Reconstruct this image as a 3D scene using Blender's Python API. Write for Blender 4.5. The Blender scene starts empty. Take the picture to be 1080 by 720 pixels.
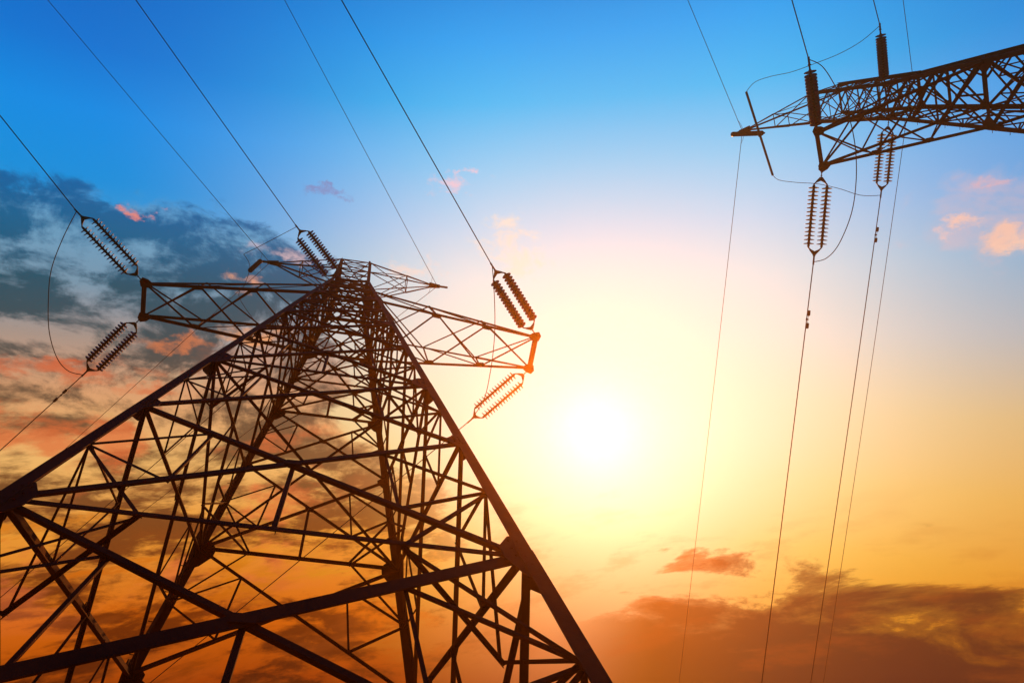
import bpy, bmesh, math, random
from mathutils import Vector, Matrix
random.seed(7)
rad = math.radians
C = bpy.context.scene
COL = C.collection

# ------------------------------------------------------------------ camera
U = 34.0                      # metres per unit of the survey
EYE = 1.6                     # camera height above the ground
CAMU = (0.01769609, -0.19698591, -1.19021764)
def W(x, y, z):               # survey units (tower apex at 0) -> metres
    return Vector((x * U, y * U, (z - CAMU[2]) * U + EYE))
RX = Vector((0.98777442, -0.15012071, -0.04201754))
RY = Vector((-0.13431385, -0.95637803, 0.25942409))
RZ = Vector((-0.07912958, -0.25060894, -0.96484904))
cam_data = bpy.data.cameras.new('camera')
cam = bpy.data.objects.new('camera', cam_data); COL.objects.link(cam)
m = Matrix((RX, RY, RZ)).transposed().to_4x4()
m.translation = W(*CAMU)
cam.matrix_world = m
cam_data.sensor_width = 36; cam_data.lens = 24.1723
cam_data.shift_x = 0.0967424; cam_data.shift_y = -0.0080712
cam_data.clip_start = 0.05; cam_data.clip_end = 4000
C.camera = cam

# ------------------------------------------------------------------ world
SUN = Vector((0.34755038, 0.33213137, 0.876868))
E1 = Vector((0.93356246, -0.20991317, -0.29051264))
E2 = Vector((-0.08757778, -0.91957883, 0.38302078))
world = bpy.data.worlds.new('World'); C.world = world; world.use_nodes = True
world.cycles.sampling_method = 'MANUAL'; world.cycles.sample_map_resolution = 256
nt = world.node_tree; nt.nodes.clear()
def s2l(c):
    return tuple((v / 255 / 12.92) if v / 255 <= .04045 else ((v / 255 + .055) / 1.055) ** 2.4 for v in c)
def nd(t, **k):
    n = nt.nodes.new(t)
    for a, b in k.items(): setattr(n, a, b)
    return n
def put(sock, v):
    if isinstance(v, bpy.types.NodeSocket): nt.links.new(v, sock)
    else: sock.default_value = v
def M(op, a, b=None, c=None, clamp=False):
    n = nd('ShaderNodeMath', operation=op, use_clamp=clamp)
    put(n.inputs[0], a)
    if b is not None: put(n.inputs[1], b)
    if c is not None: put(n.inputs[2], c)
    return n.outputs[0]
def DOT(v, w):
    n = nd('ShaderNodeVectorMath', operation='DOT_PRODUCT'); put(n.inputs[0], v); n.inputs[1].default_value = w
    return n.outputs['Value']
def SM(v, a, b, lo=0.0, hi=1.0):
    n = nd('ShaderNodeMapRange', interpolation_type='SMOOTHSTEP'); put(n.inputs[0], v)
    n.inputs[1].default_value = a; n.inputs[2].default_value = b; n.inputs[3].default_value = lo; n.inputs[4].default_value = hi
    return n.outputs[0]
def XYZ(x, y, z=0.0):
    n = nd('ShaderNodeCombineXYZ'); put(n.inputs[0], x); put(n.inputs[1], y); put(n.inputs[2], z); return n.outputs[0]
def NOISE(vec, scale, detail=6, rough=.55, dist=0.0, lac=2.0):
    n = nd('ShaderNodeTexNoise', noise_dimensions='3D'); put(n.inputs['Vector'], vec)
    n.inputs['Scale'].default_value = scale; n.inputs['Detail'].default_value = detail
    n.inputs['Roughness'].default_value = rough; n.inputs['Distortion'].default_value = dist; n.inputs['Lacunarity'].default_value = lac
    return n.outputs[0]
def RAMP(v, lo, hi, stops):
    t = nd('ShaderNodeMapRange'); put(t.inputs[0], v); t.inputs[1].default_value = lo; t.inputs[2].default_value = hi
    n = nd('ShaderNodeValToRGB'); nt.links.new(t.outputs[0], n.inputs[0]); el = n.color_ramp.elements
    n.color_ramp.interpolation = 'LINEAR'
    for i, (p, c) in enumerate(stops):
        p = (p - lo) / (hi - lo)
        e = el[i] if i < 2 else el.new(p)
        e.position = p
        e.color = (*s2l(c), 1)
    return n.outputs[0]
def MIX(f, a, b, blend='MIX'):
    n = nd('ShaderNodeMix', data_type='RGBA', blend_type=blend); n.clamp_factor = True
    put(n.inputs[0], f); put(n.inputs[6], a); put(n.inputs[7], b); return n.outputs[2]
def LIN(c): return (*s2l(c), 1)
tc = nd('ShaderNodeTexCoord')
D = tc.outputs['Generated']
X = DOT(D, E1); Y = DOT(D, E2); F = DOT(D, SUN)
def blob(px, py, rx, ry, soft=1.0, X_=None, Y_=None):     # 1 at the centre of an elliptical patch of sky, 0 outside
    a = M('DIVIDE', M('SUBTRACT', X_ or X, px), rx); b = M('DIVIDE', M('SUBTRACT', Y_ or Y, py), ry)
    r2 = M('ADD', M('MULTIPLY', a, a), M('MULTIPLY', b, b))
    return M('EXPONENT', M('MULTIPLY', r2, -soft))
# clear sky: colour near the sun's side and colour far to the left, by height above the dusk band
near = RAMP(Y, -.5, .8, [(-.50, (50, 16, 0)), (-.33, (158, 76, 0)), (-.27, (202, 116, 0)), (-.21, (232, 164, 22)), (-.13, (245, 204, 64)),
    (-.05, (250, 224, 116)), (.05, (250, 236, 180)), (.13, (240, 238, 222)), (.21, (218, 234, 240)), (.28, (182, 220, 252)), (.36, (124, 208, 255)), (.44, (30, 190, 255)), (.51, (0, 168, 252)), (.62, (0, 118, 215)), (.78, (0, 40, 90))])
far = RAMP(Y, -.5, .8, [(-.50, (25, 8, 4)), (-.33, (104, 38, 0)), (-.25, (186, 80, 0)), (-.16, (220, 124, 24)), (-.06, (222, 158, 62)),
    (.03, (204, 168, 108)), (.12, (146, 164, 182)), (.22, (60, 160, 214)), (.30, (0, 148, 228)), (.38, (0, 144, 236)), (.45, (0, 120, 218)), (.55, (0, 102, 200)), (.65, (0, 70, 150)), (.78, (0, 30, 70))])
# shift of the level with distance to the side keeps the blue reaching lower at the edges
leftness = SM(M('MULTIPLY', X, -1.0), .10, .62)
rightness = SM(X, .16, .50, 0.0, .78)
side = M('MAXIMUM', leftness, rightness)
base = MIX(side, near, far)
# glow round the sun
r = M('SQRT', M('ADD', M('MULTIPLY', X, X), M('MULTIPLY', M('MULTIPLY', Y, Y), 1.0)))
g_wide = M('EXPONENT', M('MULTIPLY', M('MULTIPLY', r, r), -13.0))
g_mid = M('EXPONENT', M('MULTIPLY', M('MULTIPLY', r, r), -30.0))
base = MIX(M('MULTIPLY', M('MULTIPLY', g_wide, SM(Y, -.20, .03)), .74), base, LIN((255, 248, 230)))
base = MIX(M('MULTIPLY', g_mid, .92), base, LIN((255, 254, 244)))
# ---- clouds on the left
P0 = XYZ(M('MULTIPLY', X, 1.0), M('MULTIPLY', Y, 1.25))
warp = nd('ShaderNodeTexNoise', noise_dimensions='3D'); nt.links.new(P0, warp.inputs['Vector']); warp.inputs['Scale'].default_value = 5
wv = nd('ShaderNodeVectorMath', operation='SCALE'); nt.links.new(warp.outputs['Color'], wv.inputs[0]); wv.inputs['Scale'].default_value = .13
pv = nd('ShaderNodeVectorMath', operation='ADD'); nt.links.new(P0, pv.inputs[0]); nt.links.new(wv.outputs[0], pv.inputs[1])
PW = pv.outputs[0]
n1 = NOISE(PW, 5.6, 10, .64)
n2 = NOISE(PW, 12.5, 9, .68)
streakP = XYZ(M('ADD', M('MULTIPLY', X, .9), M('MULTIPLY', Y, -.25)), M('ADD', M('MULTIPLY', Y, 2.6), M('MULTIPLY', X, -.45)), 3.3)
n3 = NOISE(streakP, 7.5, 10, .66, .25)
lowness = SM(Y, .04, -.12)
dens = M('ADD', M('MULTIPLY', n1, M('SUBTRACT', 1.0, lowness)), M('MULTIPLY', n3, lowness))
lmask = M('MULTIPLY', SM(M('SUBTRACT', X, M('MULTIPLY', lowness, .17)), -.20, -.48), SM(Y, .40, .20))
lblob = M('ADD', M('MULTIPLY', blob(-.66, .15, .25, .12), .09), M('MULTIPLY', blob(-.56, .24, .14, .05), .07))
thr = M('SUBTRACT', M('ADD', dens, lblob), M('MULTIPLY', M('SUBTRACT', 1.0, lmask), .40))
cl = SM(thr, .355, .455)
cdark = RAMP(Y, -.5, .5, [(-.50, (20, 6, 0)), (-.33, (60, 22, 0)), (-.25, (100, 42, 0)), (-.15, (110, 62, 24)), (-.06, (98, 74, 46)), (.03, (84, 74, 60)), (.10, (40, 72, 76)), (.17, (10, 78, 98)), (.24, (0, 96, 142)), (.31, (0, 98, 168)), (.40, (0, 100, 186))])
clite = RAMP(Y, -.5, .5, [(-.50, (90, 20, 0)), (-.33, (156, 60, 0)), (-.25, (214, 104, 8)), (-.15, (238, 158, 56)), (-.06, (244, 190, 112)), (.03, (222, 164, 118)), (.10, (170, 152, 140)), (.17, (122, 156, 178)), (.24, (110, 164, 200)), (.31, (50, 150, 218)), (.40, (20, 140, 220))])
n7 = NOISE(XYZ(M('MULTIPLY', X, 1.0), M('MULTIPLY', Y, 2.2), 5.5), 7.0, 4, .55, .4)
n8 = NOISE(XYZ(M('ADD', X, M('MULTIPLY', Y, -.3)), M('MULTIPLY', Y, 2.8), 8.5), 13.0, 9, .66, .3)
fine = M('ADD', M('MULTIPLY', n2, M('SUBTRACT', 1.0, lowness)), M('MULTIPLY', n8, lowness))
mixn = M('ADD', M('ADD', M('MULTIPLY', fine, .42), M('MULTIPLY', dens, .24)), M('MULTIPLY', n7, .34))
shade = SM(M('ADD', mixn, M('MULTIPLY', SM(Y, .06, .16), .022)), .455, .545)
ccol = MIX(shade, clite, cdark)
lit = M('SUBTRACT', 1.0, M('MULTIPLY', SM(X, -.36, -.05), .97))
sky = MIX(M('MULTIPLY', M('MULTIPLY', cl, lit), .95), base, ccol)
# orange and pink flecks where the low sun catches the cloud edges
n5 = NOISE(XYZ(X, M('MULTIPLY', Y, 1.8), 9.1), 8.0, 6, .6)
fl = M('MULTIPLY', SM(n5, .54, .66), M('MULTIPLY', SM(X, -.28, -.46), M('MULTIPLY', SM(Y, .13, .0), SM(Y, -.30, -.16))))
sky = MIX(M('MULTIPLY', fl, .75), sky, LIN((224, 112, 60)))
wp2 = nd('ShaderNodeTexNoise', noise_dimensions='3D'); nt.links.new(XYZ(X, M('MULTIPLY', Y, 1.3), 2.0), wp2.inputs['Vector']); wp2.inputs['Scale'].default_value = 24; wp2.inputs['Detail'].default_value = 7; wp2.inputs['Roughness'].default_value = .62
wsep = nd('ShaderNodeSeparateXYZ'); nt.links.new(wp2.outputs['Color'], wsep.inputs[0])
XW = M('ADD', X, M('MULTIPLY', M('SUBTRACT', wsep.outputs[0], .5), .11)); YW = M('ADD', Y, M('MULTIPLY', M('SUBTRACT', wsep.outputs[1], .5), .075))
PN_A = NOISE(XYZ(X, M('MULTIPLY', Y, 1.3), 4.0), 27, 6, .62, .4); PN_B = NOISE(XYZ(X, M('MULTIPLY', Y, 1.3), 6.0), 17, 6, .62, .4)
def puff(px, py, rx, ry, col, amt, sc=30.0, seed=0.0, lo=.78, hi=1.0):
    n = PN_A if sc > 21 else PN_B
    v = M('ADD', M('MULTIPLY', M('SUBTRACT', n, .5), 2.2), M('MULTIPLY', blob(px, py, rx, ry, 1.0, XW, YW), .95))
    return M('MULTIPLY', M('MULTIPLY', SM(v, lo - .42, hi + .05), SM(blob(px, py, rx * 1.6, ry * 1.6), .06, .30)), amt), LIN(col)
for args in [(.428, .250, .085, .060, (232, 196, 200), .40, 16, 1.1), (.432, .232, .032, .018, (255, 204, 180), .9, 26, 1.7), (.452, .222, .022, .014, (255, 210, 186), .9, 26, 2.9), (.408, .250, .020, .008, (255, 206, 186), .85, 26, 2.3),
             (.425, .286, .024, .010, (244, 186, 186), .6, 30, 4.1), (.385, .244, .012, .008, (250, 206, 196), .6, 30, 4.4),
             (-.130, .268, .045, .030, (255, 236, 214), .75, 24, 2.2), (-.105, .238, .040, .030, (255, 240, 218), .75, 24, 2.7), (-.200, .338, .032, .020, (252, 208, 218), .85, 26, 5.0), (-.178, .352, .014, .007, (248, 208, 222), .7, 26, 5.4),
             (-.595, .266, .012, .009, (236, 140, 130), .9, 26, 6.0), (-.570, .276, .010, .005, (226, 150, 160), .8, 26, 6.2), (-.47, .195, .028, .014, (246, 172, 134), .85, 20, 7.0),
             (-.46, .115, .050, .020, (240, 164, 108), .85, 16, 8.0), (-.42, .235, .045, .014, (244, 204, 204), .7, 20, 9.0), (-.26, .22, .05, .018, (255, 226, 208), .7, 20, 9.5),
             (-.36, .325, .026, .008, (132, 140, 196), .8, 24, 3.0), (-.68, .055, .08, .016, (214, 104, 62), .85, 14, 11.0), (-.585, .035, .06, .014, (220, 116, 70), .7, 14, 12.0), (-.55, .10, .05, .012, (226, 130, 80), .7, 14, 13.0)]:
    f_, c_ = puff(*args); sky = MIX(f_, sky, c_)
# ---- dusk cloud bank low on the right
RP = XYZ(M('ADD', M('MULTIPLY', X, 1.0), M('MULTIPLY', Y, -.2)), M('ADD', M('MULTIPLY', Y, 3.0), M('MULTIPLY', X, -.62)), 7.2)
n4 = NOISE(RP, 6.5, 10, .64, .3)
# the bank's ragged top edge runs up to the right
edge = M('ADD', Y, M('MULTIPLY', X, -.15))
bank = M('ADD', M('MULTIPLY', M('SUBTRACT', n4, .5), 1.7), SM(edge, -.175, -.300, .20, .95))
bank = M('ADD', bank, M('MULTIPLY', blob(.23, -.160, .16, .028), .24))
bank = M('ADD', bank, M('MULTIPLY', blob(.09, -.148, .06, .014), .20))
bmask = M('MULTIPLY', SM(X, -.07, .08), SM(Y, -.07, -.11))
bk = M('MULTIPLY', SM(bank, .42, .56), bmask)
bcol = RAMP(X, -.2, .6, [(-.2, (142, 82, 0)), (.05, (118, 70, 8)), (.2, (60, 42, 26)), (.32, (30, 24, 26)), (.45, (24, 18, 22)), (.6, (30, 14, 8))])
bcol = MIX(SM(bank, .46, .74), MIX(.34, bcol, base), bcol)
sky = MIX(M('MULTIPLY', bk, .95), sky, bcol)
# faint grain of thin cloud everywhere but the blue
n6 = NOISE(RP, 9.0, 8, .6)
sky = MIX(M('MULTIPLY', M('MULTIPLY', SM(n6, .50, .66), SM(Y, -.02, -.18)), .28), sky, LIN((170, 84, 24)))
# behind the camera the dusk sky is plain dim blue
back = SM(F, .50, .20)
sky = MIX(back, sky, LIN((20, 20, 26)))
bg = nd('ShaderNodeBackground'); nt.links.new(sky, bg.inputs['Color']); bg.inputs['Strength'].default_value = 1.0
# the sun's own white disc and its close aureole
disc = M('MULTIPLY', M('EXPONENT', M('MULTIPLY', M('MULTIPLY', r, r), -300.0)), .3)
disc = M('MULTIPLY', disc, SM(F, .5, .8))
bg2 = nd('ShaderNodeBackground'); bg2.inputs['Color'].default_value = (1, .93, .78, 1); nt.links.new(disc, bg2.inputs['Strength'])
ns = nd('ShaderNodeTexSky', sky_type='NISHITA'); ns.sun_disc = False
el = math.asin(SUN.z); ns.sun_elevation = el; ns.sun_rotation = math.atan2(SUN.x, SUN.y)
bg3 = nd('ShaderNodeBackground'); nt.links.new(ns.outputs[0], bg3.inputs['Color']); bg3.inputs['Strength'].default_value = 0.0006
a1 = nd('ShaderNodeAddShader'); nt.links.new(bg.outputs[0], a1.inputs[0]); nt.links.new(bg2.outputs[0], a1.inputs[1])
a2 = nd('ShaderNodeAddShader'); nt.links.new(a1.outputs[0], a2.inputs[0]); nt.links.new(bg3.outputs[0], a2.inputs[1])
wo = nd('ShaderNodeOutputWorld'); nt.links.new(a2.outputs[0], wo.inputs[0])

# ------------------------------------------------------------------ sun
sl = bpy.data.lights.new('sun', 'SUN'); sl.energy = 5.0; sl.angle = rad(.6); sl.color = (1, .34, .05)
so = bpy.data.objects.new('sun', sl); COL.objects.link(so)
so.rotation_euler = (-SUN).to_track_quat('-Z', 'Y').to_euler(); so.location = W(*CAMU) + SUN * 60
C.view_settings.view_transform = 'Standard'; C.view_settings.look = 'None'
C.view_settings.exposure = 0; C.view_settings.gamma = 1

# ------------------------------------------------------------------ materials
def mat(name, col, rough=.6, metal=0.0, var=.25, scale=3.0, col2=None, bump=0.0, trans=0.0, bscale=60):
    m_ = bpy.data.materials.new(name); m_.use_nodes = True; t = m_.node_tree; b = t.nodes['Principled BSDF']
    tcn = t.nodes.new('ShaderNodeTexCoord'); no = t.nodes.new('ShaderNodeTexNoise'); no.inputs['Scale'].default_value = scale; no.inputs['Detail'].default_value = 8
    t.links.new(tcn.outputs['Object'], no.inputs['Vector'])
    rp = t.nodes.new('ShaderNodeValToRGB'); e = rp.color_ramp.elements
    c2 = col2 or tuple(v * (1 - var) for v in col)
    e[0].position = .35; e[0].color = (*c2, 1); e[1].position = .65; e[1].color = (*col, 1)
    t.links.new(no.outputs[0], rp.inputs[0]); t.links.new(rp.outputs[0], b.inputs['Base Color'])
    b.inputs['Specular IOR Level'].default_value = .10 if 'steel' in name else .3; b.inputs['Roughness'].default_value = rough; b.inputs['Metallic'].default_value = metal
    if trans: b.inputs['Transmission Weight'].default_value = trans
    if bump:
        n_ = t.nodes.new('ShaderNodeTexNoise'); n_.inputs['Scale'].default_value = bscale; t.links.new(tcn.outputs['Object'], n_.inputs['Vector'])
        bp = t.nodes.new('ShaderNodeBump'); bp.inputs['Strength'].default_value = bump; bp.inputs['Distance'].default_value = .02
        t.links.new(n_.outputs[0], bp.inputs['Height']); t.links.new(bp.outputs[0], b.inputs['Normal'])
    return m_
STEEL = mat('weathered_steel', (.125, .036, .012), .88, 0, col2=(.060, .018, .007), scale=1.3, bump=.25)
HARD = mat('dark_fitting_steel', (.06, .05, .045), .5, .3, scale=20)
GLAZE = mat('brown_glazed_porcelain', (.10, .032, .014), .5, 0, scale=14)
RUBBER = mat('dark_silicone', (.055, .03, .025), .55, 0, scale=14)
WIRE = mat('aluminium_conductor', (.04, .034, .03), .75, 0, scale=60)
CONC = mat('concrete', (.35, .33, .30), .9, 0, scale=6, bump=.3)
GRASS = mat('dry_grass_ground', (.06, .075, .025), .95, 0, col2=(.09, .075, .035), scale=1.2, bump=.8, bscale=14)

# ------------------------------------------------------------------ helpers
def link(name, bm, material, parent=None, smooth=False):
    me = bpy.data.meshes.new(name); bm.normal_update(); bm.to_mesh(me); bm.free()
    me.materials.append(material)
    if smooth:
        for p_ in me.polygons: p_.use_smooth = True
    o = bpy.data.objects.new(name, me); COL.objects.link(o); o.parent = parent
    return o
def tag(o, label, cat, group=None, kind=None):
    o['label'] = label; o['category'] = cat
    if group: o['group'] = group
    if kind: o['kind'] = kind
    return o
def empty(name, loc=(0, 0, 0)):
    o = bpy.data.objects.new(name, None); COL.objects.link(o); o.location = loc; o.empty_display_size = .3
    return o
def copy_tree(o, parent=None):
    c = o.copy(); COL.objects.link(c)
    if parent is not None: c.parent = parent
    for ch in [q for q in list(bpy.data.objects) if q.parent == o]: copy_tree(ch, c)
    return c
def box_verts(bm, corners):            # 8 corners, bottom ring then top ring
    v = [bm.verts.new(c) for c in corners]
    for f in ((0, 3, 2, 1), (4, 5, 6, 7), (0, 1, 5, 4), (1, 2, 6, 5), (2, 3, 7, 6), (3, 0, 4, 7)): bm.faces.new([v[i] for i in f])
_j = [0]
def angle(bm, p, q, w, n, t=None, ext=0.0, off=0.0):   # rolled steel angle (L section) from p to q; one leg lies in the plane whose outward normal is n
    p = Vector(p); q = Vector(q); n = Vector(n).normalized(); d = (q - p)
    if d.length < 1e-5: return
    d.normalize(); e = d.cross(n).normalized(); n2 = e.cross(d).normalized()
    if n2.dot(n) < 0: n2 = -n2
    t = t or max(.006, w * .11); _j[0] += 1
    o = n2 * (off - (_j[0] % 7) * .0006)
    p = p - d * ext + o; q = q + d * ext + o
    a, b = w / 2, -w / 2
    sec = [(a, 0), (a, -t), (b + t, -t), (b + t, -w * .7), (b, -w * .7), (b, 0)]
    r1 = [bm.verts.new(p + e * x + n2 * y) for x, y in sec]; r2 = [bm.verts.new(q + e * x + n2 * y) for x, y in sec]
    for i in range(6): bm.faces.new([r1[i], r1[(i + 1) % 6], r2[(i + 1) % 6], r2[i]])
    bm.faces.new(r1[::-1]); bm.faces.new(r2)
def plate(bm, pts, n, t=.012, off=0.0):  # flat gusset: polygon in a plane, with thickness
    n = Vector(n).normalized(); _j[0] += 1; off += (_j[0] % 5) * .0007
    a = [bm.verts.new(Vector(p) + n * off) for p in pts]; b = [bm.verts.new(Vector(p) + n * (off - t)) for p in pts]
    k = len(a); bm.faces.new(a); bm.faces.new(b[::-1])
    for i in range(k): bm.faces.new([a[i], b[i], b[(i + 1) % k], a[(i + 1) % k]])
def tube(bm, pts, r, seg=8):
    pts = [Vector(p) for p in pts]; rings = []; up = Vector((0, 0, 1)); prev = None
    for i, p in enumerate(pts):
        d = (pts[min(i + 1, len(pts) - 1)] - pts[max(i - 1, 0)]).normalized()
        if prev is None:
            a = d.cross(up if abs(d.z) < .9 else Vector((1, 0, 0))).normalized()
        else:
            a = (prev - d * prev.dot(d)).normalized()
        prev = a; b = d.cross(a)
        rings.append([bm.verts.new(p + (a * math.cos(k * 2 * math.pi / seg) + b * math.sin(k * 2 * math.pi / seg)) * r) for k in range(seg)])
    for i in range(len(rings) - 1):
        for k in range(seg): bm.faces.new([rings[i][k], rings[i][(k + 1) % seg], rings[i + 1][(k + 1) % seg], rings[i + 1][k]])
    bm.faces.new(rings[0][::-1]); bm.faces.new(rings[-1])
def lathe(bm, prof, axis='X', seg=20, off=Vector((0, 0, 0))):   # prof: (position on the axis, radius)
    rings = []
    for s, r in prof:
        rings.append([bm.verts.new(Vector((s, r * math.cos(k * 2 * math.pi / seg), r * math.sin(k * 2 * math.pi / seg))) + off) for k in range(seg)])
    for i in range(len(rings) - 1):
        for k in range(seg): bm.faces.new([rings[i][k], rings[i][(k + 1) % seg], rings[i + 1][(k + 1) % seg], rings[i + 1][k]])
    bm.faces.new(rings[0][::-1]); bm.faces.new(rings[-1])

# ------------------------------------------------------------------ ground
def gh(x, y):
    rr = math.hypot(x - 8, y + 4)
    k = max(0, min(1, (rr - 45) / 120)); k = k * k * (3 - 2 * k)
    return k * (3.5 * math.sin(x * .013 + 1) * math.cos(y * .011) + 2.2 * math.sin(y * .021 + x * .008))
bm = bmesh.new(); N = 90; grid = []
for i in range(N + 1):
    row = []
    for j in range(N + 1):
        u = (i / N * 2 - 1); v = (j / N * 2 - 1)
        x = (abs(u) ** 2.2) * math.copysign(1600, u); y = (abs(v) ** 2.2) * math.copysign(1600, v)
        row.append(bm.verts.new((x, y, gh(x, y))))
    grid.append(row)
for i in range(N):
    for j in range(N): bm.faces.new([grid[i][j], grid[i + 1][j], grid[i + 1][j + 1], grid[i][j + 1]])
o = link('ground', bm, GRASS, None, True); o['kind'] = 'structure'

# ------------------------------------------------------------------ lattice tower
K = 0.08033; H = -CAMU[2] * U + EYE
SG = (H / U)                      # level parameter at the ground
def zz(s): return H - s * U
hw = lambda s: max(s * K, .0222) * U
FACES = [((-1, -1), (1, -1), Vector((0, -1, 0))), ((1, -1), (1, 1), Vector((1, 0, 0))), ((1, 1), (-1, 1), Vector((0, 1, 0))), ((-1, 1), (-1, -1), Vector((-1, 0, 0)))]
def cor(sx, sy, s): return Vector((sx * hw(s), sy * hw(s), zz(s)))
SA, SAT, SC, SB, ST = .4465, .368, .277, .200, .1164     # arm bottom chord, arm top chord, cage base, cage mid, cage top
TIPX, TIPY, GWX = .2181 * U, .0192 * U, .1326 * U
mix = lambda a, b, t: a + (b - a) * t
PN = math.atan(K)

def build_tower():
    T = empty('lattice_tower')
    # legs: one angle each from footing to cage, with gussets and climbing bolts
    for sx, sy in ((-1, -1), (1, -1), (-1, 1), (1, 1)):
        bm = bmesh.new()
        for s0, s1, w in ((SG - .004, 1.0, .18), (1.0, .798, .165), (.798, .596, .155), (.596, SA, .17), (SA, SC, .16)):
            p, q = cor(sx, sy, s0), cor(sx, sy, s1)
            # corner angle with its heel outwards
            d = (q - p).normalized(); t = .016
            ex = Vector((-sx, 0, 0)); ey = Vector((0, -sy, 0))
            sec = [(0, 0), (w, 0), (w, t), (t, t), (t, w), (0, w)]
            o_ = w * .32
            r1 = [bm.verts.new(p + ex * (x - o_) + ey * (y - o_)) for x, y in sec]; r2 = [bm.verts.new(q + d * .05 + ex * (x - o_) + ey * (y - o_)) for x, y in sec]
            fl = (sx * sy > 0)
            for i in range(6):
                f = [r1[i], r1[(i + 1) % 6], r2[(i + 1) % 6], r2[i]]; bm.faces.new(f if fl else f[::-1])
            bm.faces.new(r1 if not fl else r1[::-1]); bm.faces.new(r2 if fl else r2[::-1])
        leg = link('leg', bm, STEEL, T)
        for s, L_, B_ in ((1.0, .80, .30), (.898, .46, .25), (.798, .80, .36), (.693, .42, .23), (.596, .70, .34), (.52, .34, .24), (SA, .62, .42), (SAT, .28, .2), (SC, .26, .18), (1.10, .6, .34)):
            g_ = bmesh.new(); c0 = cor(sx, sy, s); up = (cor(sx, sy, s - .05) - c0).normalized()
            for inw, n in ((Vector((-sx, 0, 0)), Vector((0, sy, 0))), (Vector((0, -sy, 0)), Vector((sx, 0, 0)))):
                b = inw
                pts = [c0 + up * L_ * .5, c0 + up * L_ * .42 + b * B_ * .5, c0 + up * L_ * .12 + b * B_, c0 - up * L_ * .2 + b * B_, c0 - up * L_ * .62 + b * B_ * .5, c0 - up * L_ * .8]
                plate(g_, pts, n, .014, .045)
                if s > .79:
                    for bi in range(4):
                        for bj in (.22, .55):
                            pc = c0 + up * L_ * (.28 - .2 * bi) + b * B_ * bj * (1.0 if -1 < bi < 3 else .6) + n * .045
                            tube(g_, [pc - n * .022, pc + n * .016], .016, 6)
            link('gusset_plate', g_, STEEL, leg)
        if (sx, sy) == (-1, 1):
            s = SG - .08; i = 0
            while s > SC:
                c0 = cor(sx, sy, s); dd = Vector((-1, 0, 0)) if i % 2 else Vector((0, 1, 0))
                b_ = bmesh.new(); tube(b_, [c0, c0 + dd * .17, c0 + dd * .172 + Vector((0, 0, .02))], .009, 6); s -= .0118; i += 1
                link('step_bolt', b_, STEEL, leg)
        f_ = bmesh.new(); c0 = cor(sx, sy, SG); a = .38
        box_verts(f_, [(c0.x - a, c0.y - a, -.5), (c0.x + a, c0.y - a, -.5), (c0.x + a, c0.y + a, -.5), (c0.x - a, c0.y + a, -.5), (c0.x - a * .8, c0.y - a * .8, .22), (c0.x + a * .8, c0.y - a * .8, .22), (c0.x + a * .8, c0.y + a * .8, .22), (c0.x - a * .8, c0.y + a * .8, .22)])
        link('footing', f_, CONC, T)
    # face bracing, panel by panel
    panels = [(SG - .01, 1.10, 0, 1, .13, .09, .06), (1.10, 1.0, 1, 1, .135, .07, .045), (1.0, .898, 1, 0, .105, .08, .045), (.898, .798, 0, 1, .105, .075, .045),
              (.798, .693, 1, 0, .105, .08, .048), (.693, .596, 0, 1, .105, .085, .05), (.596, .52, 1, 0, .105, .085, .055), (.52, SA, 0, 1, .105, .085, .055),
              (SA, SAT, 1, 0, .10, .09, .055), (SAT, .32, 0, 0, .10, .09, 0), (.32, SC, 0, 0, .10, .09, 0)]
    for fi, (ca, cb, n0) in enumerate(FACES):
        n = (n0 + Vector((0, 0, K))).normalized()
        for (s1, s0, bot, top, w1, w2, wr) in panels:
            BL, BR, TL, TR = cor(*ca, s1), cor(*cb, s1), cor(*ca, s0), cor(*cb, s0)
            wb, wt = (BR - BL).length, (TR - TL).length; tm = wb / (wb + wt); Mx = mix(BL, TR, tm)
            bm = bmesh.new()
            heavy, light = ((BL, TR), (BR, TL)) if fi == 0 else ((BR, TL), (BL, TR))
            k1 = {0: 1.22 if s1 == 1.10 else 1.0, 3: 1.25 if s1 == 1.0 else 1.0}.get(fi, 1.0); k2 = .72 if fi == 2 else 1.0
            angle(bm, *heavy, w1 * k1, n, off=.012); angle(bm, *light, w2 * k2, n, off=-.006)
            q = .14; plate(bm, [Mx + (TR - BL).normalized() * q, Mx + (TL - BR).normalized() * q * .8, Mx - (TR - BL).normalized() * q, Mx - (TL - BR).normalized() * q * .8], n, .01, .02)
            if wr:
                for P0, P1, B_, T_ in ((BL, TL, BL, TL), (BR, TR, BR, TR)):
                    ML = mix(P0, P1, .5); Q1 = mix(T_, Mx, .5); Q2 = mix(B_, Mx, .5)
                    angle(bm, ML, Q1, wr, n, off=-.022); angle(bm, ML, Q2, wr, n, off=-.024); angle(bm, Q1, Q2, wr * .9, n, off=-.03)
                    if bot: angle(bm, ML, mix(BL, BR, .25 if P0 is BL else .75), wr, n, off=-.034)
                    if top and s0 > SA: angle(bm, ML, mix(TL, TR, .25 if P0 is BL else .75), wr * .9, n, off=-.036)
                if bot: angle(bm, Mx, mix(BL, BR, .5), wr * 1.3, n, off=-.03)
            link('bracing_panel', bm, STEEL, T)
        for s, w in ((1.10, .09), (1.0, .075), (.798, .075), (.596, .08), (.52, .07), (SA, .12), (SAT, .11), (.32, .09), (SC, .11)):
            bm = bmesh.new(); angle(bm, cor(*ca, s), cor(*cb, s), w, n, off=.10 if s in (1.0, 1.10) and fi in (1, 3) else .001)
            link('horizontal_beam', bm, STEEL, T)
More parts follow.
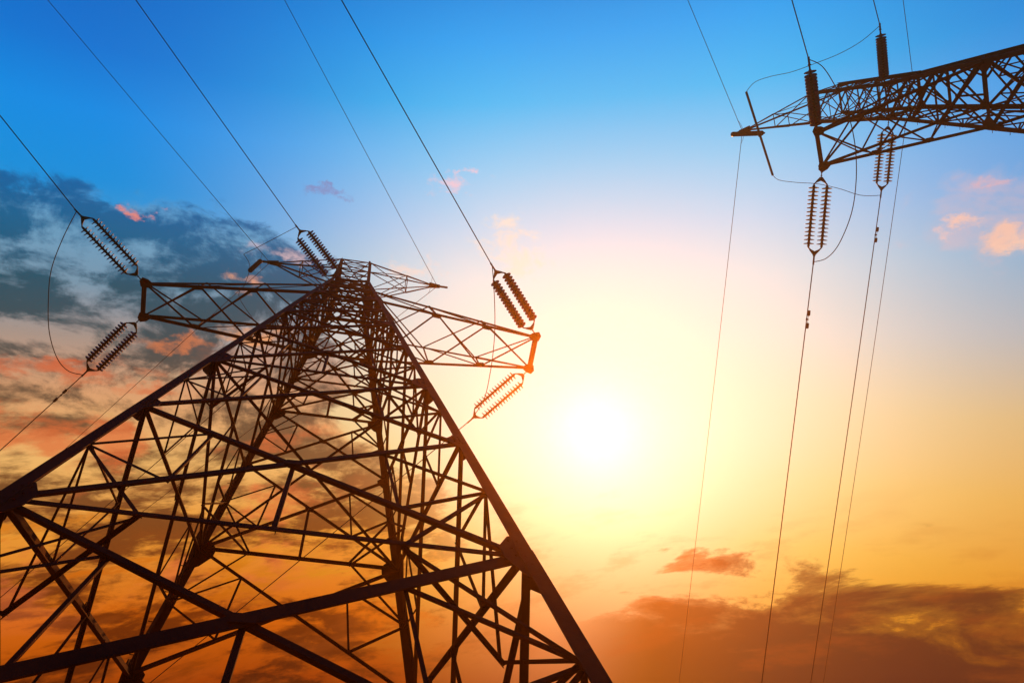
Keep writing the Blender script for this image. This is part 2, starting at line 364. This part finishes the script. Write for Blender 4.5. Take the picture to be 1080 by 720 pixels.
    # plan bracing across the inside at the beam levels
    for s, w in ((1.10, .06), (1.0, .055), (.798, .055), (.596, .06), (.52, .055), (SA, .07), (SAT, .07), (.32, .06), (SC, .07)):
        bm = bmesh.new(); h = hw(s); z = zz(s) - .03
        Q = [Vector(v) for v in ((-h / 2, -h, z), (h / 2, -h, z), (h, -h / 2, z), (h, h / 2, z), (h / 2, h, z), (-h / 2, h, z), (-h, h / 2, z), (-h, -h / 2, z))]
        up = Vector((0, 0, 1))
        for a, b in ((1, 2), (3, 4), (5, 6), (7, 0)):
            bc = bmesh.new(); angle(bc, Q[a], Q[b], w, up); link('corner_brace', bc, STEEL, T)
        if s < .9:
            angle(bm, Vector((-h, -h, z)), Vector((h, h, z)), w, up, off=.02); angle(bm, Vector((h, -h, z)), Vector((-h, h, z)), w, up, off=-.02)
            link('plan_bracing', bm, STEEL, T)
        else: bm.free()
    # tower head (cage)
    hd = bmesh.new()
    for sx, sy in ((-1, -1), (1, -1), (-1, 1), (1, 1)):
        for n in (Vector((0, sy, 0)), Vector((sx, 0, 0))): angle(hd, cor(sx, sy, SC + .004), cor(sx, sy, ST), .14, n, off=.01)
    head = link('tower_head', hd, STEEL, T)
    for fi, (ca, cb, n) in enumerate(FACES):
        bm = bmesh.new()
        for s1, s0 in ((SC, .2385), (.2385, SB), (SB, .158), (.158, ST)):
            BL, BR, TL, TR = cor(*ca, s1), cor(*cb, s1), cor(*ca, s0), cor(*cb, s0)
            angle(bm, BL, TR, .065, n, off=.012); angle(bm, BR, TL, .06, n, off=-.004); angle(bm, TL, TR, .08 if s0 in (SB, ST) else .055, n)
        link('bracing', bm, STEEL, head)
    bm = bmesh.new()
    for s in (ST, SB):
        angle(bm, cor(-1, -1, s), cor(1, 1, s), .05, Vector((0, 0, 1))); angle(bm, cor(1, -1, s), cor(-1, 1, s), .05, Vector((0, 0, 1)), off=-.02)
    link('plan_bracing', bm, STEEL, head)
    for sx, sy in ((-1, -1), (-1, 1)):
        bm = bmesh.new(); c0 = cor(sx, sy, SC); n = Vector((0, sy, 0))
        plate(bm, [c0 + Vector((-.12, 0, .3)), c0 + Vector((.22, 0, .25)), c0 + Vector((.22, 0, -.25)), c0 + Vector((-.05, sy * .05, -.12)), c0 + Vector((-.16, 0, 0))], n, .03, .06)
        link('hanger_plate', bm, STEEL, head)
    # conductor crossarms
    for sg in (-1, 1):
        A = bmesh.new(); nd_ = Vector((0, 0, -1))
        tN, tF = Vector((sg * TIPX, -TIPY, zz(SA))), Vector((sg * TIPX, TIPY, zz(SA)))
        angle(A, tN, tF, .15, nd_, ext=.12); angle(A, tN + Vector((0, 0, .1)), tF + Vector((0, 0, .1)), .13, Vector((sg, 0, 0)), ext=.1)
        arm = link('crossarm', A, STEEL, T)
        bN, bF, uN, uF = cor(sg, -1, SA), cor(sg, 1, SA), cor(sg, -1, SAT), cor(sg, 1, SAT)
        tipU = Vector((0, 0, .09))
        for a, b, w, n in ((bN, tN, .135, (0, -1, 0)), (bF, tF, .135, (0, 1, 0)), (uN, tN + tipU, .10, (0, -1, .3)), (uF, tF + tipU, .10, (0, 1, .3))):
            bm = bmesh.new(); angle(bm, a, b, w, Vector(n), ext=.08)
            if w > .12:
                for t_ in (.32, .64): 
                    c0 = mix(b, a, t_); dx = (a - b).normalized(); yy = Vector((0, -math.copysign(1, a.y), 0))
                    plate(bm, [c0 - dx * .28, c0 + dx * .28, c0 + dx * .12 + yy * .17, c0 - dx * .12 + yy * .17], (0, 0, -1), .012, .01)
            link('chord', bm, STEEL, arm)
        bm = bmesh.new()
        T3 = (0, .32, .64, 1.0)
        for i in range(3):
            a, b = T3[i], T3[i + 1]
            angle(bm, mix(tN, bN, a), mix(tF, bF, b), .062, nd_, off=.004); angle(bm, mix(tF, bF, a), mix(tN, bN, b), .062, nd_, off=-.02)
            angle(bm, mix(tN, uN, a) + tipU, mix(tF, uF, b) + tipU, .05, -nd_, off=.004); angle(bm, mix(tF, uF, a) + tipU, mix(tN, uN, b) + tipU, .05, -nd_, off=-.02)
            for t_, b_, u_, n in ((tN, bN, uN, Vector((0, -1, 0))), (tF, bF, uF, Vector((0, 1, 0)))):
                angle(bm, mix(t_, b_, a), mix(t_ + tipU, u_, b), .05, n, off=-.02)
                if i < 2: angle(bm, mix(t_, b_, b), mix(t_ + tipU, u_, b), .05, n, off=-.03)
        link('bracing', bm, STEEL, arm)
        for t_, sy in ((tN, -1), (tF, 1)):
            bm = bmesh.new(); c0 = t_ + Vector((0, 0, -.0))
            plate(bm, [c0 + Vector((sg * .16, sy * .05, 0)), c0 + Vector((sg * .06, sy * .2, 0)), c0 + Vector((-sg * .16, sy * .14, 0)), c0 + Vector((-sg * .34, 0, 0)), c0 + Vector((-sg * .18, -sy * .17, 0)), c0 + Vector((sg * .1, -sy * .16, 0))], (0, 0, -1), .03, .03)
            link('tip_plate', bm, STEEL, arm)
    # ground wire arms
    for sg in (-1, 1):
        gt = Vector((sg * GWX, 0, zz(ST))); end = Vector((sg * (GWX + .0165 * U), 0, zz(ST)))
        A = bmesh.new()
        for n in ((0, 0, -1), (0, -1, 0), (0, 1, 0)): angle(A, gt + Vector((-sg * .35, 0, 0)), end, .10, Vector(n), off=.02)
        plate(A, [gt + Vector((sg * .14, .09, 0)), gt + Vector((sg * .14, -.09, 0)), gt + Vector((-sg * .45, -.16, 0)), gt + Vector((-sg * .45, .16, 0))], (0, 0, -1), .02, .01)
        arm = link('ground_wire_arm', A, STEEL, T)
        TN, TF, BN, BF = cor(sg, -1, ST), cor(sg, 1, ST), cor(sg, -1, SB), cor(sg, 1, SB)
        for a, n in ((TN, (0, -1, .3)), (TF, (0, 1, .3)), (BN, (0, -1, -.3)), (BF, (0, 1, -.3))):
            bm = bmesh.new(); angle(bm, a, gt, .085, Vector(n)); link('chord', bm, STEEL, arm)
        bm = bmesh.new()
        T3 = (.02, .46, 1.0)
        for i in range(2):
            a, b = T3[i], T3[i + 1]
            for p, q, n in ((TN, TF, Vector((0, 0, 1))), (BN, BF, Vector((0, 0, -1)))):
                angle(bm, mix(gt, p, a), mix(gt, q, b), .042, n, off=.01); angle(bm, mix(gt, q, a), mix(gt, p, b), .042, n, off=-.01)
            for p, q, n in ((TN, BN, Vector((0, -1, 0))), (TF, BF, Vector((0, 1, 0)))):
                angle(bm, mix(gt, p, a), mix(gt, q, b), .042, n, off=.01)
                if i == 0: angle(bm, mix(gt, p, b), mix(gt, q, b), .05, n, off=-.01)
            if i == 0: angle(bm, mix(gt, TN, b), mix(gt, TF, b), .04, Vector((0, 0, 1)))
            if i == 0: angle(bm, mix(gt, BN, b), mix(gt, BF, b), .04, Vector((0, 0, 1)))
        link('bracing', bm, STEEL, arm)
    return T
A2 = -0.46264
O2 = Vector((.67519 * U, -.36336 * U, 0))
t1 = build_tower()
tag(t1, 'tall steel lattice pylon on four splayed legs filling the left half of the picture', 'pylon', 'lattice pylons of the power line')
t2 = copy_tree(t1)
t2.location = O2; t2.rotation_euler = (0, 0, A2)
tag(t2, 'steel lattice pylon at the right edge with only its head and one crossarm in view', 'pylon', 'lattice pylons of the power line')
def L1(x, y, s): return Vector((x * U, y * U, zz(s)))
def L2(x, y, s):
    v = Vector((x * U, y * U, zz(s))); v.rotate(Matrix.Rotation(A2, 3, 'Z').to_euler()); return v + O2

# ------------------------------------------------------------------ insulator strings
DP = .150; ND = 15
def disc_mesh():
    bm = bmesh.new()
    lathe(bm, [(0, .045), (.02, .05), (.035, .05), (.045, .075), (.062, .150), (.074, .170), (.082, .174), (.088, .168), (.085, .138), (.078, .132), (.088, .115), (.078, .102), (.086, .07), (.09, .03), (DP, .022)], seg=22)
    return bm
SEP = .25
PB = .206
def build_string(n_disc=ND, link_len=.42):
    T = empty('insulator_string')
    bm = bmesh.new()
    # shackle links
    s = 0.0
    while s < link_len - .02:
        tube(bm, [(s, 0, 0), (s + .09, 0, 0)], .017, 8); lathe(bm, [(s + .085, .012), (s + .09, .032), (s + .115, .032), (s + .12, .012)], seg=10); s += .11
    link('shackle_chain', bm, HARD, T)
    def yoke(x0, d):
        b = bmesh.new()
        tube(b, [(x0, 0, 0), (x0 + d * .05, 0, 0), (x0 + d * .17, SEP * .75, 0), (x0 + d * .24, SEP, 0), (x0 + d * .34, SEP, 0)], .027, 8)
        tube(b, [(x0, 0, 0), (x0 + d * .05, 0, 0), (x0 + d * .17, -SEP * .75, 0), (x0 + d * .24, -SEP, 0), (x0 + d * .34, -SEP, 0)], .027, 8)
        plate(b, [(x0 - d * .04, -.05, .012), (x0 - d * .04, .05, .012), (x0 + d * .14, SEP * .8, .012), (x0 + d * .17, SEP * .6, .012), (x0 + d * .10, 0, .012), (x0 + d * .17, -SEP * .6, .012), (x0 + d * .14, -SEP * .8, .012)], (0, 0, 1), .024)
        link('yoke_plate', b, HARD, T)
    yoke(link_len, 1)
    x1 = link_len + .30
    first = link('disc', disc_mesh(), GLAZE, None, True)
    for sy in (-1, 1):
        b = bmesh.new(); tube(b, [(x1 - .03, sy * SEP, 0), (x1 + n_disc * DP + .04, sy * SEP, 0)], .042, 10)
        rod = link('core_rod', b, HARD, T)
        for i in range(n_disc):
            if first is not None: dsc = first; first = None; dm = dsc
            else: dsc = dm.copy(); COL.objects.link(dsc)
            dsc.parent = rod; dsc.location = (x1 + i * DP, sy * SEP, 0)
    xe = x1 + n_disc * DP + .30
    yoke(xe, -1)
    b = bmesh.new(); tube(b, [(xe, 0, 0), (xe + .12, 0, 0), (xe + .30, 0, 0)], .02, 8); tube(b, [(xe + .10, 0, 0), (xe + .42, 0, 0)], .030, 8)
    lathe(b, [(xe + .02, .02), (xe + .04, .045), (xe + .08, .045), (xe + .10, .02)], seg=10)
    link('strain_clamp', b, HARD, T)
    return T, xe + .30
proto, SLEN = build_string()
proto_short, SLEN_S = build_string(16, .10)
def aim(o, P, Q, roll):
    d = (Q - P).normalized(); up = Vector((0, 0, 1)); y = up.cross(d).normalized(); z = d.cross(y)
    m_ = Matrix((d, y, z)).transposed().to_4x4() @ Matrix.Rotation(roll, 4, 'X'); m_.translation = P; o.matrix_world = m_
CUX = 540 - 104.48184; CUY = 360 - 8.71694; FU = 725.16885
def ray(px, py):            # sight line through a point measured on the survey photograph (1080 px wide)
    v = RX * ((px - CUX) / FU) - RY * ((py - CUY) / FU) - RZ; return v.normalized()
CAM = W(*CAMU)
def on_slope(P, px, py, elev):   # the point seen at (px,py) that lies at the given slope from P
    r_ = ray(px, py); best = None; t_ = 5.0
    while t_ < 60:
        Q = CAM + r_ * t_; d = Q - P; e = abs(math.degrees(math.atan2(d.z, math.hypot(d.x, d.y))) - elev)
        if best is None or e < best[0]: best = (e, Q.copy())
        t_ += .02
    return best[1]
used = []
LEN = {}
def string(P, px, py, label, elev=-10, roll=0.0, short=False, fat=1.0):
    Q = on_slope(P, px, py, elev)
    src, k0 = (proto_short, SLEN_S) if short else (proto, SLEN)
    o = src if src.name not in used else copy_tree(src); used.append(src.name)
    if roll == 'stacked':            # pair hangs one above the other, seen from the ground
        d = (Q - P).normalized(); v = P - CAM; v = (v - d * v.dot(d)).normalized(); y = Vector((0, 0, 1)).cross(d).normalized()
        roll = math.atan2(v.dot(d.cross(y)), v.dot(y))
    aim(o, P, Q, roll)
    L_ = (Q - P).length
    o.scale = (L_ / k0, fat, fat)
    tag(o, label, 'insulator', 'twin strain insulator strings')
    return Q
mU = .0222
tx, ty = .2181, .0192
q1 = {}
q1['Ln'] = string(L1(-tx, -ty, SA), 81, 223, 'twin disc insulator string rising up and left from the far left crossarm tip')
q1['Lf'] = string(L1(-tx, ty, SA), 88, 395, 'twin disc insulator string slanting down and left from the far left crossarm tip')
q1['Mn'] = string(L1(-mU, -mU, SC), 313, 239, 'twin disc insulator string standing above the peak of the left pylon', short=True, fat=1.15)
q1['Mf'] = string(L1(-mU, mU, SC), 300, 371, 'twin disc insulator string hidden among the struts just under the left pylon head', short=True, fat=1.1)
q1['Rn'] = string(L1(tx, -ty, SA), 519, 280, 'rusty orange twin insulator string above the right crossarm tip of the left pylon')
q1['Rf'] = string(L1(tx, ty, SA), 495, 444, 'golden backlit twin insulator string below right crossarm tip, nearest the sun')
q2 = {}
q2['Ln'] = string(L2(-tx, -ty, SA), 853, 63, 'dark end-on insulator string above the left crossarm tip of the right pylon', -10, 'stacked', True, 1.15)
q2['Lf'] = string(L2(-tx, ty, SA), 858, 276, 'longest hanging twin disc string below the crossarm tip of the right pylon', -10, rad(0))
q2['Mn'] = string(L2(-mU, -mU, SC), 928, 27, 'short dark insulator string rising to the top edge from the right pylon head', -10, 'stacked', True, 1.15)
q2['Mf'] = string(L2(-mU, mU, SC), 929, 206, 'twin disc string hanging in front of the lower chord of the right pylon', -10, rad(0))

# ------------------------------------------------------------------ wires
def wire(name, P, px, py, label, cat, group, elev=-7, r_=.014, span=260.0, name_=None):
    Q = on_slope_far(P, px, py, elev)
    d = Vector((Q.x - P.x, Q.y - P.y, 0)).normalized()
    pts = []
    k = math.tan(rad(elev))
    for i in range(61):
        s = span * (i / 60) ** 1.6
        pts.append(P + d * s + Vector((0, 0, k * s - k * s * s / span)))
    bm = bmesh.new(); tube(bm, pts, r_, 7)
    o = link(name, bm, WIRE); o.data.transform(Matrix.Translation(-P)); o.location = P
    for pl in o.data.polygons: pl.use_smooth = True
    tag(o, label, cat, group)
    return d
def on_slope_far(P, px, py, elev):   # a point of the wire seen where it leaves the picture
    r_ = ray(px, py); best = None; t_ = 1.0; k = math.tan(rad(elev)); span = 260.0
    while t_ < 260:
        Q = CAM + r_ * t_; dx = Q - P; s = math.hypot(dx.x, dx.y)
        if s < span:
            zt = k * s - k * s * s / span
            e = abs(dx.z - zt) / (s + .5)
            if s > .5 and (best is None or e < best[0]): best = (e, Q.copy())
        t_ *= 1.002
    return best[1]
gC, gG = 'line conductors', 'thin ground wires'
gtip1 = [L1(-.1326, 0, ST) - Vector((0, 0, .05)), L1(.1326, 0, ST) - Vector((0, 0, .05))]
gtip2 = [L2(-.1326, 0, ST) - Vector((0, 0, .05)), L2(.1326, 0, ST) - Vector((0, 0, .05))]
RC, RG = .018, .0135
dirs = {}
W_ = [('a', q1['Ln'], 0, 122, 'conductor leaving the picture at the left edge, high up', RC, 1), ('b', q1['Mn'], 143, 0, 'conductor from the string above the pylon peak to the top edge', RC, 1), ('c', q1['Rn'], 360, 0, 'conductor from the orange string to the top edge, rightmost on the left pylon', RC, 1),
      ('d', q1['Lf'], 0, 475, 'conductor with a damper running down to the left edge from the lower left string', RC, 1), ('e', q1['Mf'], 0, 630, 'conductor passing down behind the struts to the left edge', RC, 1), ('f', q1['Rf'], 160, 718, 'long conductor crossing behind the pylon legs from the golden string', RC, 1),
      ('g', gtip1[0], 50, 0, 'ground wire from the left peak arm to the top left edge', RG, 0), ('h', gtip1[1], 300, 0, 'ground wire from the right peak arm of the left pylon to the top edge', RG, 0), ('i', gtip1[0], 91, 453, 'ground wire sloping down left behind the left crossarm', RG, 0), ('j', gtip1[1], 405, 345, 'ground wire from the right peak arm down behind the pylon', RG, 0),
      ('k', q2['Ln'], 835, 0, 'conductor from the end-on string by the right pylon arm tip to the top edge', RC, 1), ('l', q2['Mn'], 921, 0, 'short bit of conductor above the right pylon head string', RC, 1), ('m', q2['Lf'], 803, 720, 'conductor with a damper hanging down under the longest string', RC, 1), ('n', q2['Mf'], 855, 720, 'conductor with a damper, left of the closest pair at the right', RC, 1),
      ('o', gtip2[0], 725, 0, 'ground wire from the right pylon arm end to the top edge', RG, 0), ('p', gtip2[1], 953, 0, 'faint ground wire rising behind the right pylon head', RG, 0), ('q', gtip2[0], 716, 720, 'leftmost ground wire running straight down the pale sky', RG, 0), ('r', gtip2[1], 868, 720, 'thin ground wire down the sky, rightmost of the four', RG, 0)]
for key, P, px, py, lab, rr, cond in W_:
    e = -8 if key in 'abcklghop' else -5
    if cond: dirs[key] = (wire('conductor', P, px, py, lab, 'power line', gC, e, rr), e, P)
    else: dirs[key] = (wire('ground_wire', P, px, py, lab, 'ground wire', gG, e, rr), e, P)

# jumpers
def bez(pts, n=14):        # Catmull-Rom through the points
    out = []; p = [pts[0]] + list(pts) + [pts[-1]]
    for i in range(1, len(p) - 2):
        for k in range(n):
            t = k / n; a, b, c, d = p[i - 1], p[i], p[i + 1], p[i + 2]
            out.append(.5 * ((2 * b) + (c - a) * t + (2 * a - 5 * b + 4 * c - d) * t * t + (3 * b - a - 3 * c + d) * t ** 3))
    out.append(pts[-1]); return out
def jumper(pts, label, name='jumper_cable', rr=.015, grp='jumper cables', cat='cable'):
    bm = bmesh.new(); tube(bm, pts, rr, 7); o = link(name, bm, WIRE)
    P = pts[0].copy(); o.data.transform(Matrix.Translation(-P)); o.location = P
    for pl in o.data.polygons: pl.use_smooth = True
    tag(o, label, cat, grp); return o
def sagged(a, b, sag, side=Vector((0, 0, 0)), n=40, pw=2.0):
    return [mix(a, b, i / n) + (Vector((0, 0, -sag)) + side) * (1 - abs(2 * i / n - 1) ** pw) for i in range(n + 1)]
dn = Vector((0, 0, -.03))
def via(a, b, pix, n=10):    # a hanging cable from a to b; its droop read off the survey sight lines
    da, db = (a - CAM).length, (b - CAM).length; k = len(pix) + 1
    return bez([a] + [CAM + ray(*p) * mix(da, db, (i + 1) / k) * (1 - .03 * math.sin(math.pi * (i + 1) / k)) for i, p in enumerate(pix)] + [b], n)
jumper(via(q1['Ln'] + dn, q1['Lf'] + dn, [(66, 252), (54, 285), (51, 318), (52, 350), (60, 377), (72, 391)]), 'long drooping jumper loop at the far left joining the two left strings')
jumper(via(q1['Rn'] + dn, q1['Rf'] + dn, [(521, 305), (522, 335), (521, 362), (517, 393), (510, 422)]), 'jumper loop hanging past the right crossarm between the two orange strings')
jumper(via(q2['Ln'] + dn, q2['Lf'] + dn, [(868, 71), (883, 95), (895, 122), (902, 155), (903, 190), (898, 225), (885, 257), (872, 272)]), 'jumper loop bulging right behind the right pylon arm tip')
# posts under the left ground-wire arm ends, carrying the middle jumper
def build_post():
    T = empty('jumper_post_insulator'); n = 34; Lp = (PB - ST) * U; b = bmesh.new()
    prof = [(0, .06)]
    for i in range(n):
        s = .18 + i * (Lp - .36) / n; prof += [(s, .07), (s + .012, .125 if i % 2 else .11), (s + .03, .07)]
    prof += [(Lp - .16, .045), (Lp, .045)]
    lathe(b, prof, seg=14); o = link('shed_column', b, RUBBER, T, True); o.rotation_euler = (0, rad(90), 0)
    b = bmesh.new(); lathe(b, [(-.04, .09), (0, .13), (.10, .13), (.14, .09)], seg=12); o = link('top_fitting', b, HARD, T); o.rotation_euler = (0, rad(90), 0)
    return T
gx = .1326 + .0150
p1 = build_post(); p1.location = L1(-gx, 0, ST) - Vector((0, 0, .06)); tag(p1, 'stubby ribbed post insulator under the left peak arm of the left pylon', 'insulator', 'jumper post insulators')
p2 = copy_tree(p1); p2.location = L2(-gx, 0, ST) - Vector((0, 0, .06)); tag(p2, 'ribbed post insulator under the arm end of the right pylon, crossing the slanted bar', 'insulator', 'jumper post insulators')
pb1 = L1(-gx, 0, PB) - Vector((0, 0, .08)); pb2 = L2(-gx, 0, PB) - Vector((0, 0, .08))
def onz(px, py, z):
    r_ = ray(px, py); return CAM + r_ * ((z - CAM.z) / r_.z)
# left pylon: cable over the post foot
k1 = onz(257, 268, pb1.z + .1); k2 = onz(252, 312, pb1.z - .1)
pa = [q1['Mn'] + dn, mix(q1['Mn'], k1, .35) - Vector((0, 0, .25)), mix(q1['Mn'], k1, .7) - Vector((0, 0, .3)), k1]
jumper(bez(pa, 10) + bez([k1, mix(k1, pb1, .5) + Vector((.12, -.02, 0)), pb1, mix(pb1, k2, .5) + Vector((.05, 0, -.1)), k2, mix(k2, q1['Mf'], .35) - Vector((0, 0, .55)), mix(k2, q1['Mf'], .7) - Vector((0, 0, .45)), q1['Mf'] + dn], 10)[1:],
       'jumper from the string above the peak round the left peak arm post', rr=.013)
# right pylon: straight bar under the post, cables to both ends
e1 = onz(787, 97, pb2.z); e2 = onz(815, 185, pb2.z)
bm = bmesh.new(); dd = (e2 - e1).normalized()
tube(bm, [Vector((0, 0, 0)), e2 - e1], .052, 10)
o = link('jumper_bar', bm, HARD); o.location = e1; tag(o, 'slim dark slanted bar under the arm end of the right pylon', 'bar')
bm = bmesh.new(); mid = pb2 - e1; lathe(bm, [(-.1, .08), (.1, .08)], seg=12)
o2 = link('bar_clamp', bm, HARD, o); o2.location = (e2 - e1) * .5; o2.rotation_euler = dd.to_track_quat('X', 'Z').to_euler()
jumper(via(q2['Mn'] + dn, e1, [(908, 44), (885, 57), (860, 67), (835, 76), (812, 81), (796, 87)]), 'jumper curving from the right pylon head string to the upper end of the slanted bar', rr=.013)
jumper(via(e2, q2['Mf'] + dn, [(822, 190), (840, 192.5), (862, 194), (885, 199), (908, 206)]), 'jumper from the lower end of the slanted bar to the hanging string at right', rr=.013)
# ground-wire bonds at the arm ends
for gp, near_, far_, lab in ((gtip1[0], 'g', 'i', 'little bond loop under the left peak arm tip of the left pylon'), (gtip1[1], 'h', 'j', 'little bond loop at the right peak arm tip of the left pylon'), (gtip2[0], 'o', 'q', 'little bond loop at the arm end of the right pylon')):
    a = gp + dirs[near_][0] * .62 + Vector((0, 0, -.08)); b = gp + dirs[far_][0] * .62 + Vector((0, 0, -.06))
    jumper(sagged(a, b, .38, pw=2.4), lab, 'bond_wire', .008, 'ground wire bonds', 'wire')
# vibration dampers
def build_damper():
    T = empty('vibration_damper'); b = bmesh.new(); tube(b, [(-.24, 0, -.09), (0, 0, -.075), (.24, 0, -.09)], .008, 6); link('messenger_cable', b, HARD, T)
    b = bmesh.new(); lathe(b, [(-.035, .03), (.035, .03)], seg=10); box_verts(b, [(-.02, -.02, -.09), (.02, -.02, -.09), (.02, .02, -.09), (-.02, .02, -.09), (-.02, -.02, -.02), (.02, -.02, -.02), (.02, .02, -.02), (-.02, .02, -.02)]); link('clamp', b, HARD, T)
    for sg in (-1, 1):
        b = bmesh.new(); lathe(b, [(-.11, .03), (-.09, .048), (.07, .05), (.1, .03)], seg=12); o = link('weight', b, HARD, T); o.location = (sg * .24, 0, -.092)
    return T
dp = build_damper(); first = True
for key, dist, lab in (('d', 1.15, 'small two-weight damper on the conductor near the left edge'), ('m', 2.15, 'two-weight damper clamped on the conductor under the longest hanging string'), ('n', 1.75, 'two-weight damper on the conductor just below the right pylon head')):
    o = dp if first else copy_tree(dp); first = False
    d, e, P = dirs[key]; k = math.tan(rad(e)); pos = P + d * dist + Vector((0, 0, k * dist))
    aim(o, pos, pos + d + Vector((0, 0, k)), 0); tag(o, lab, 'damper', 'vibration dampers')

# ------------------------------------------------------------------ haze: added orange scattering volume, imitates veiling glare around the sun
HZ = 0.0024
bm = bmesh.new(); a, zt = 1700.0, 46.0
box_verts(bm, [(-a, -a, -12), (a, -a, -12), (a, a, -12), (-a, a, -12), (-a, -a, zt), (a, -a, zt), (a, a, zt), (-a, a, zt)])
me = bpy.data.meshes.new('glare_haze'); bm.to_mesh(me); bm.free()
hz = bpy.data.objects.new('glare_haze', me); COL.objects.link(hz)
hm = bpy.data.materials.new('glare_haze_air'); hm.use_nodes = True; t = hm.node_tree; t.nodes.clear()
pv_ = t.nodes.new('ShaderNodeVolumePrincipled'); pv_.inputs['Color'].default_value = (1, .45, .12, 1); pv_.inputs['Density'].default_value = HZ; pv_.inputs['Anisotropy'].default_value = .93
ou = t.nodes.new('ShaderNodeOutputMaterial'); t.links.new(pv_.outputs[0], ou.inputs['Volume']); me.materials.append(hm)
tag(hz, 'added hazy air volume imitating orange glare around the sun', 'glare_haze', None, 'stuff')
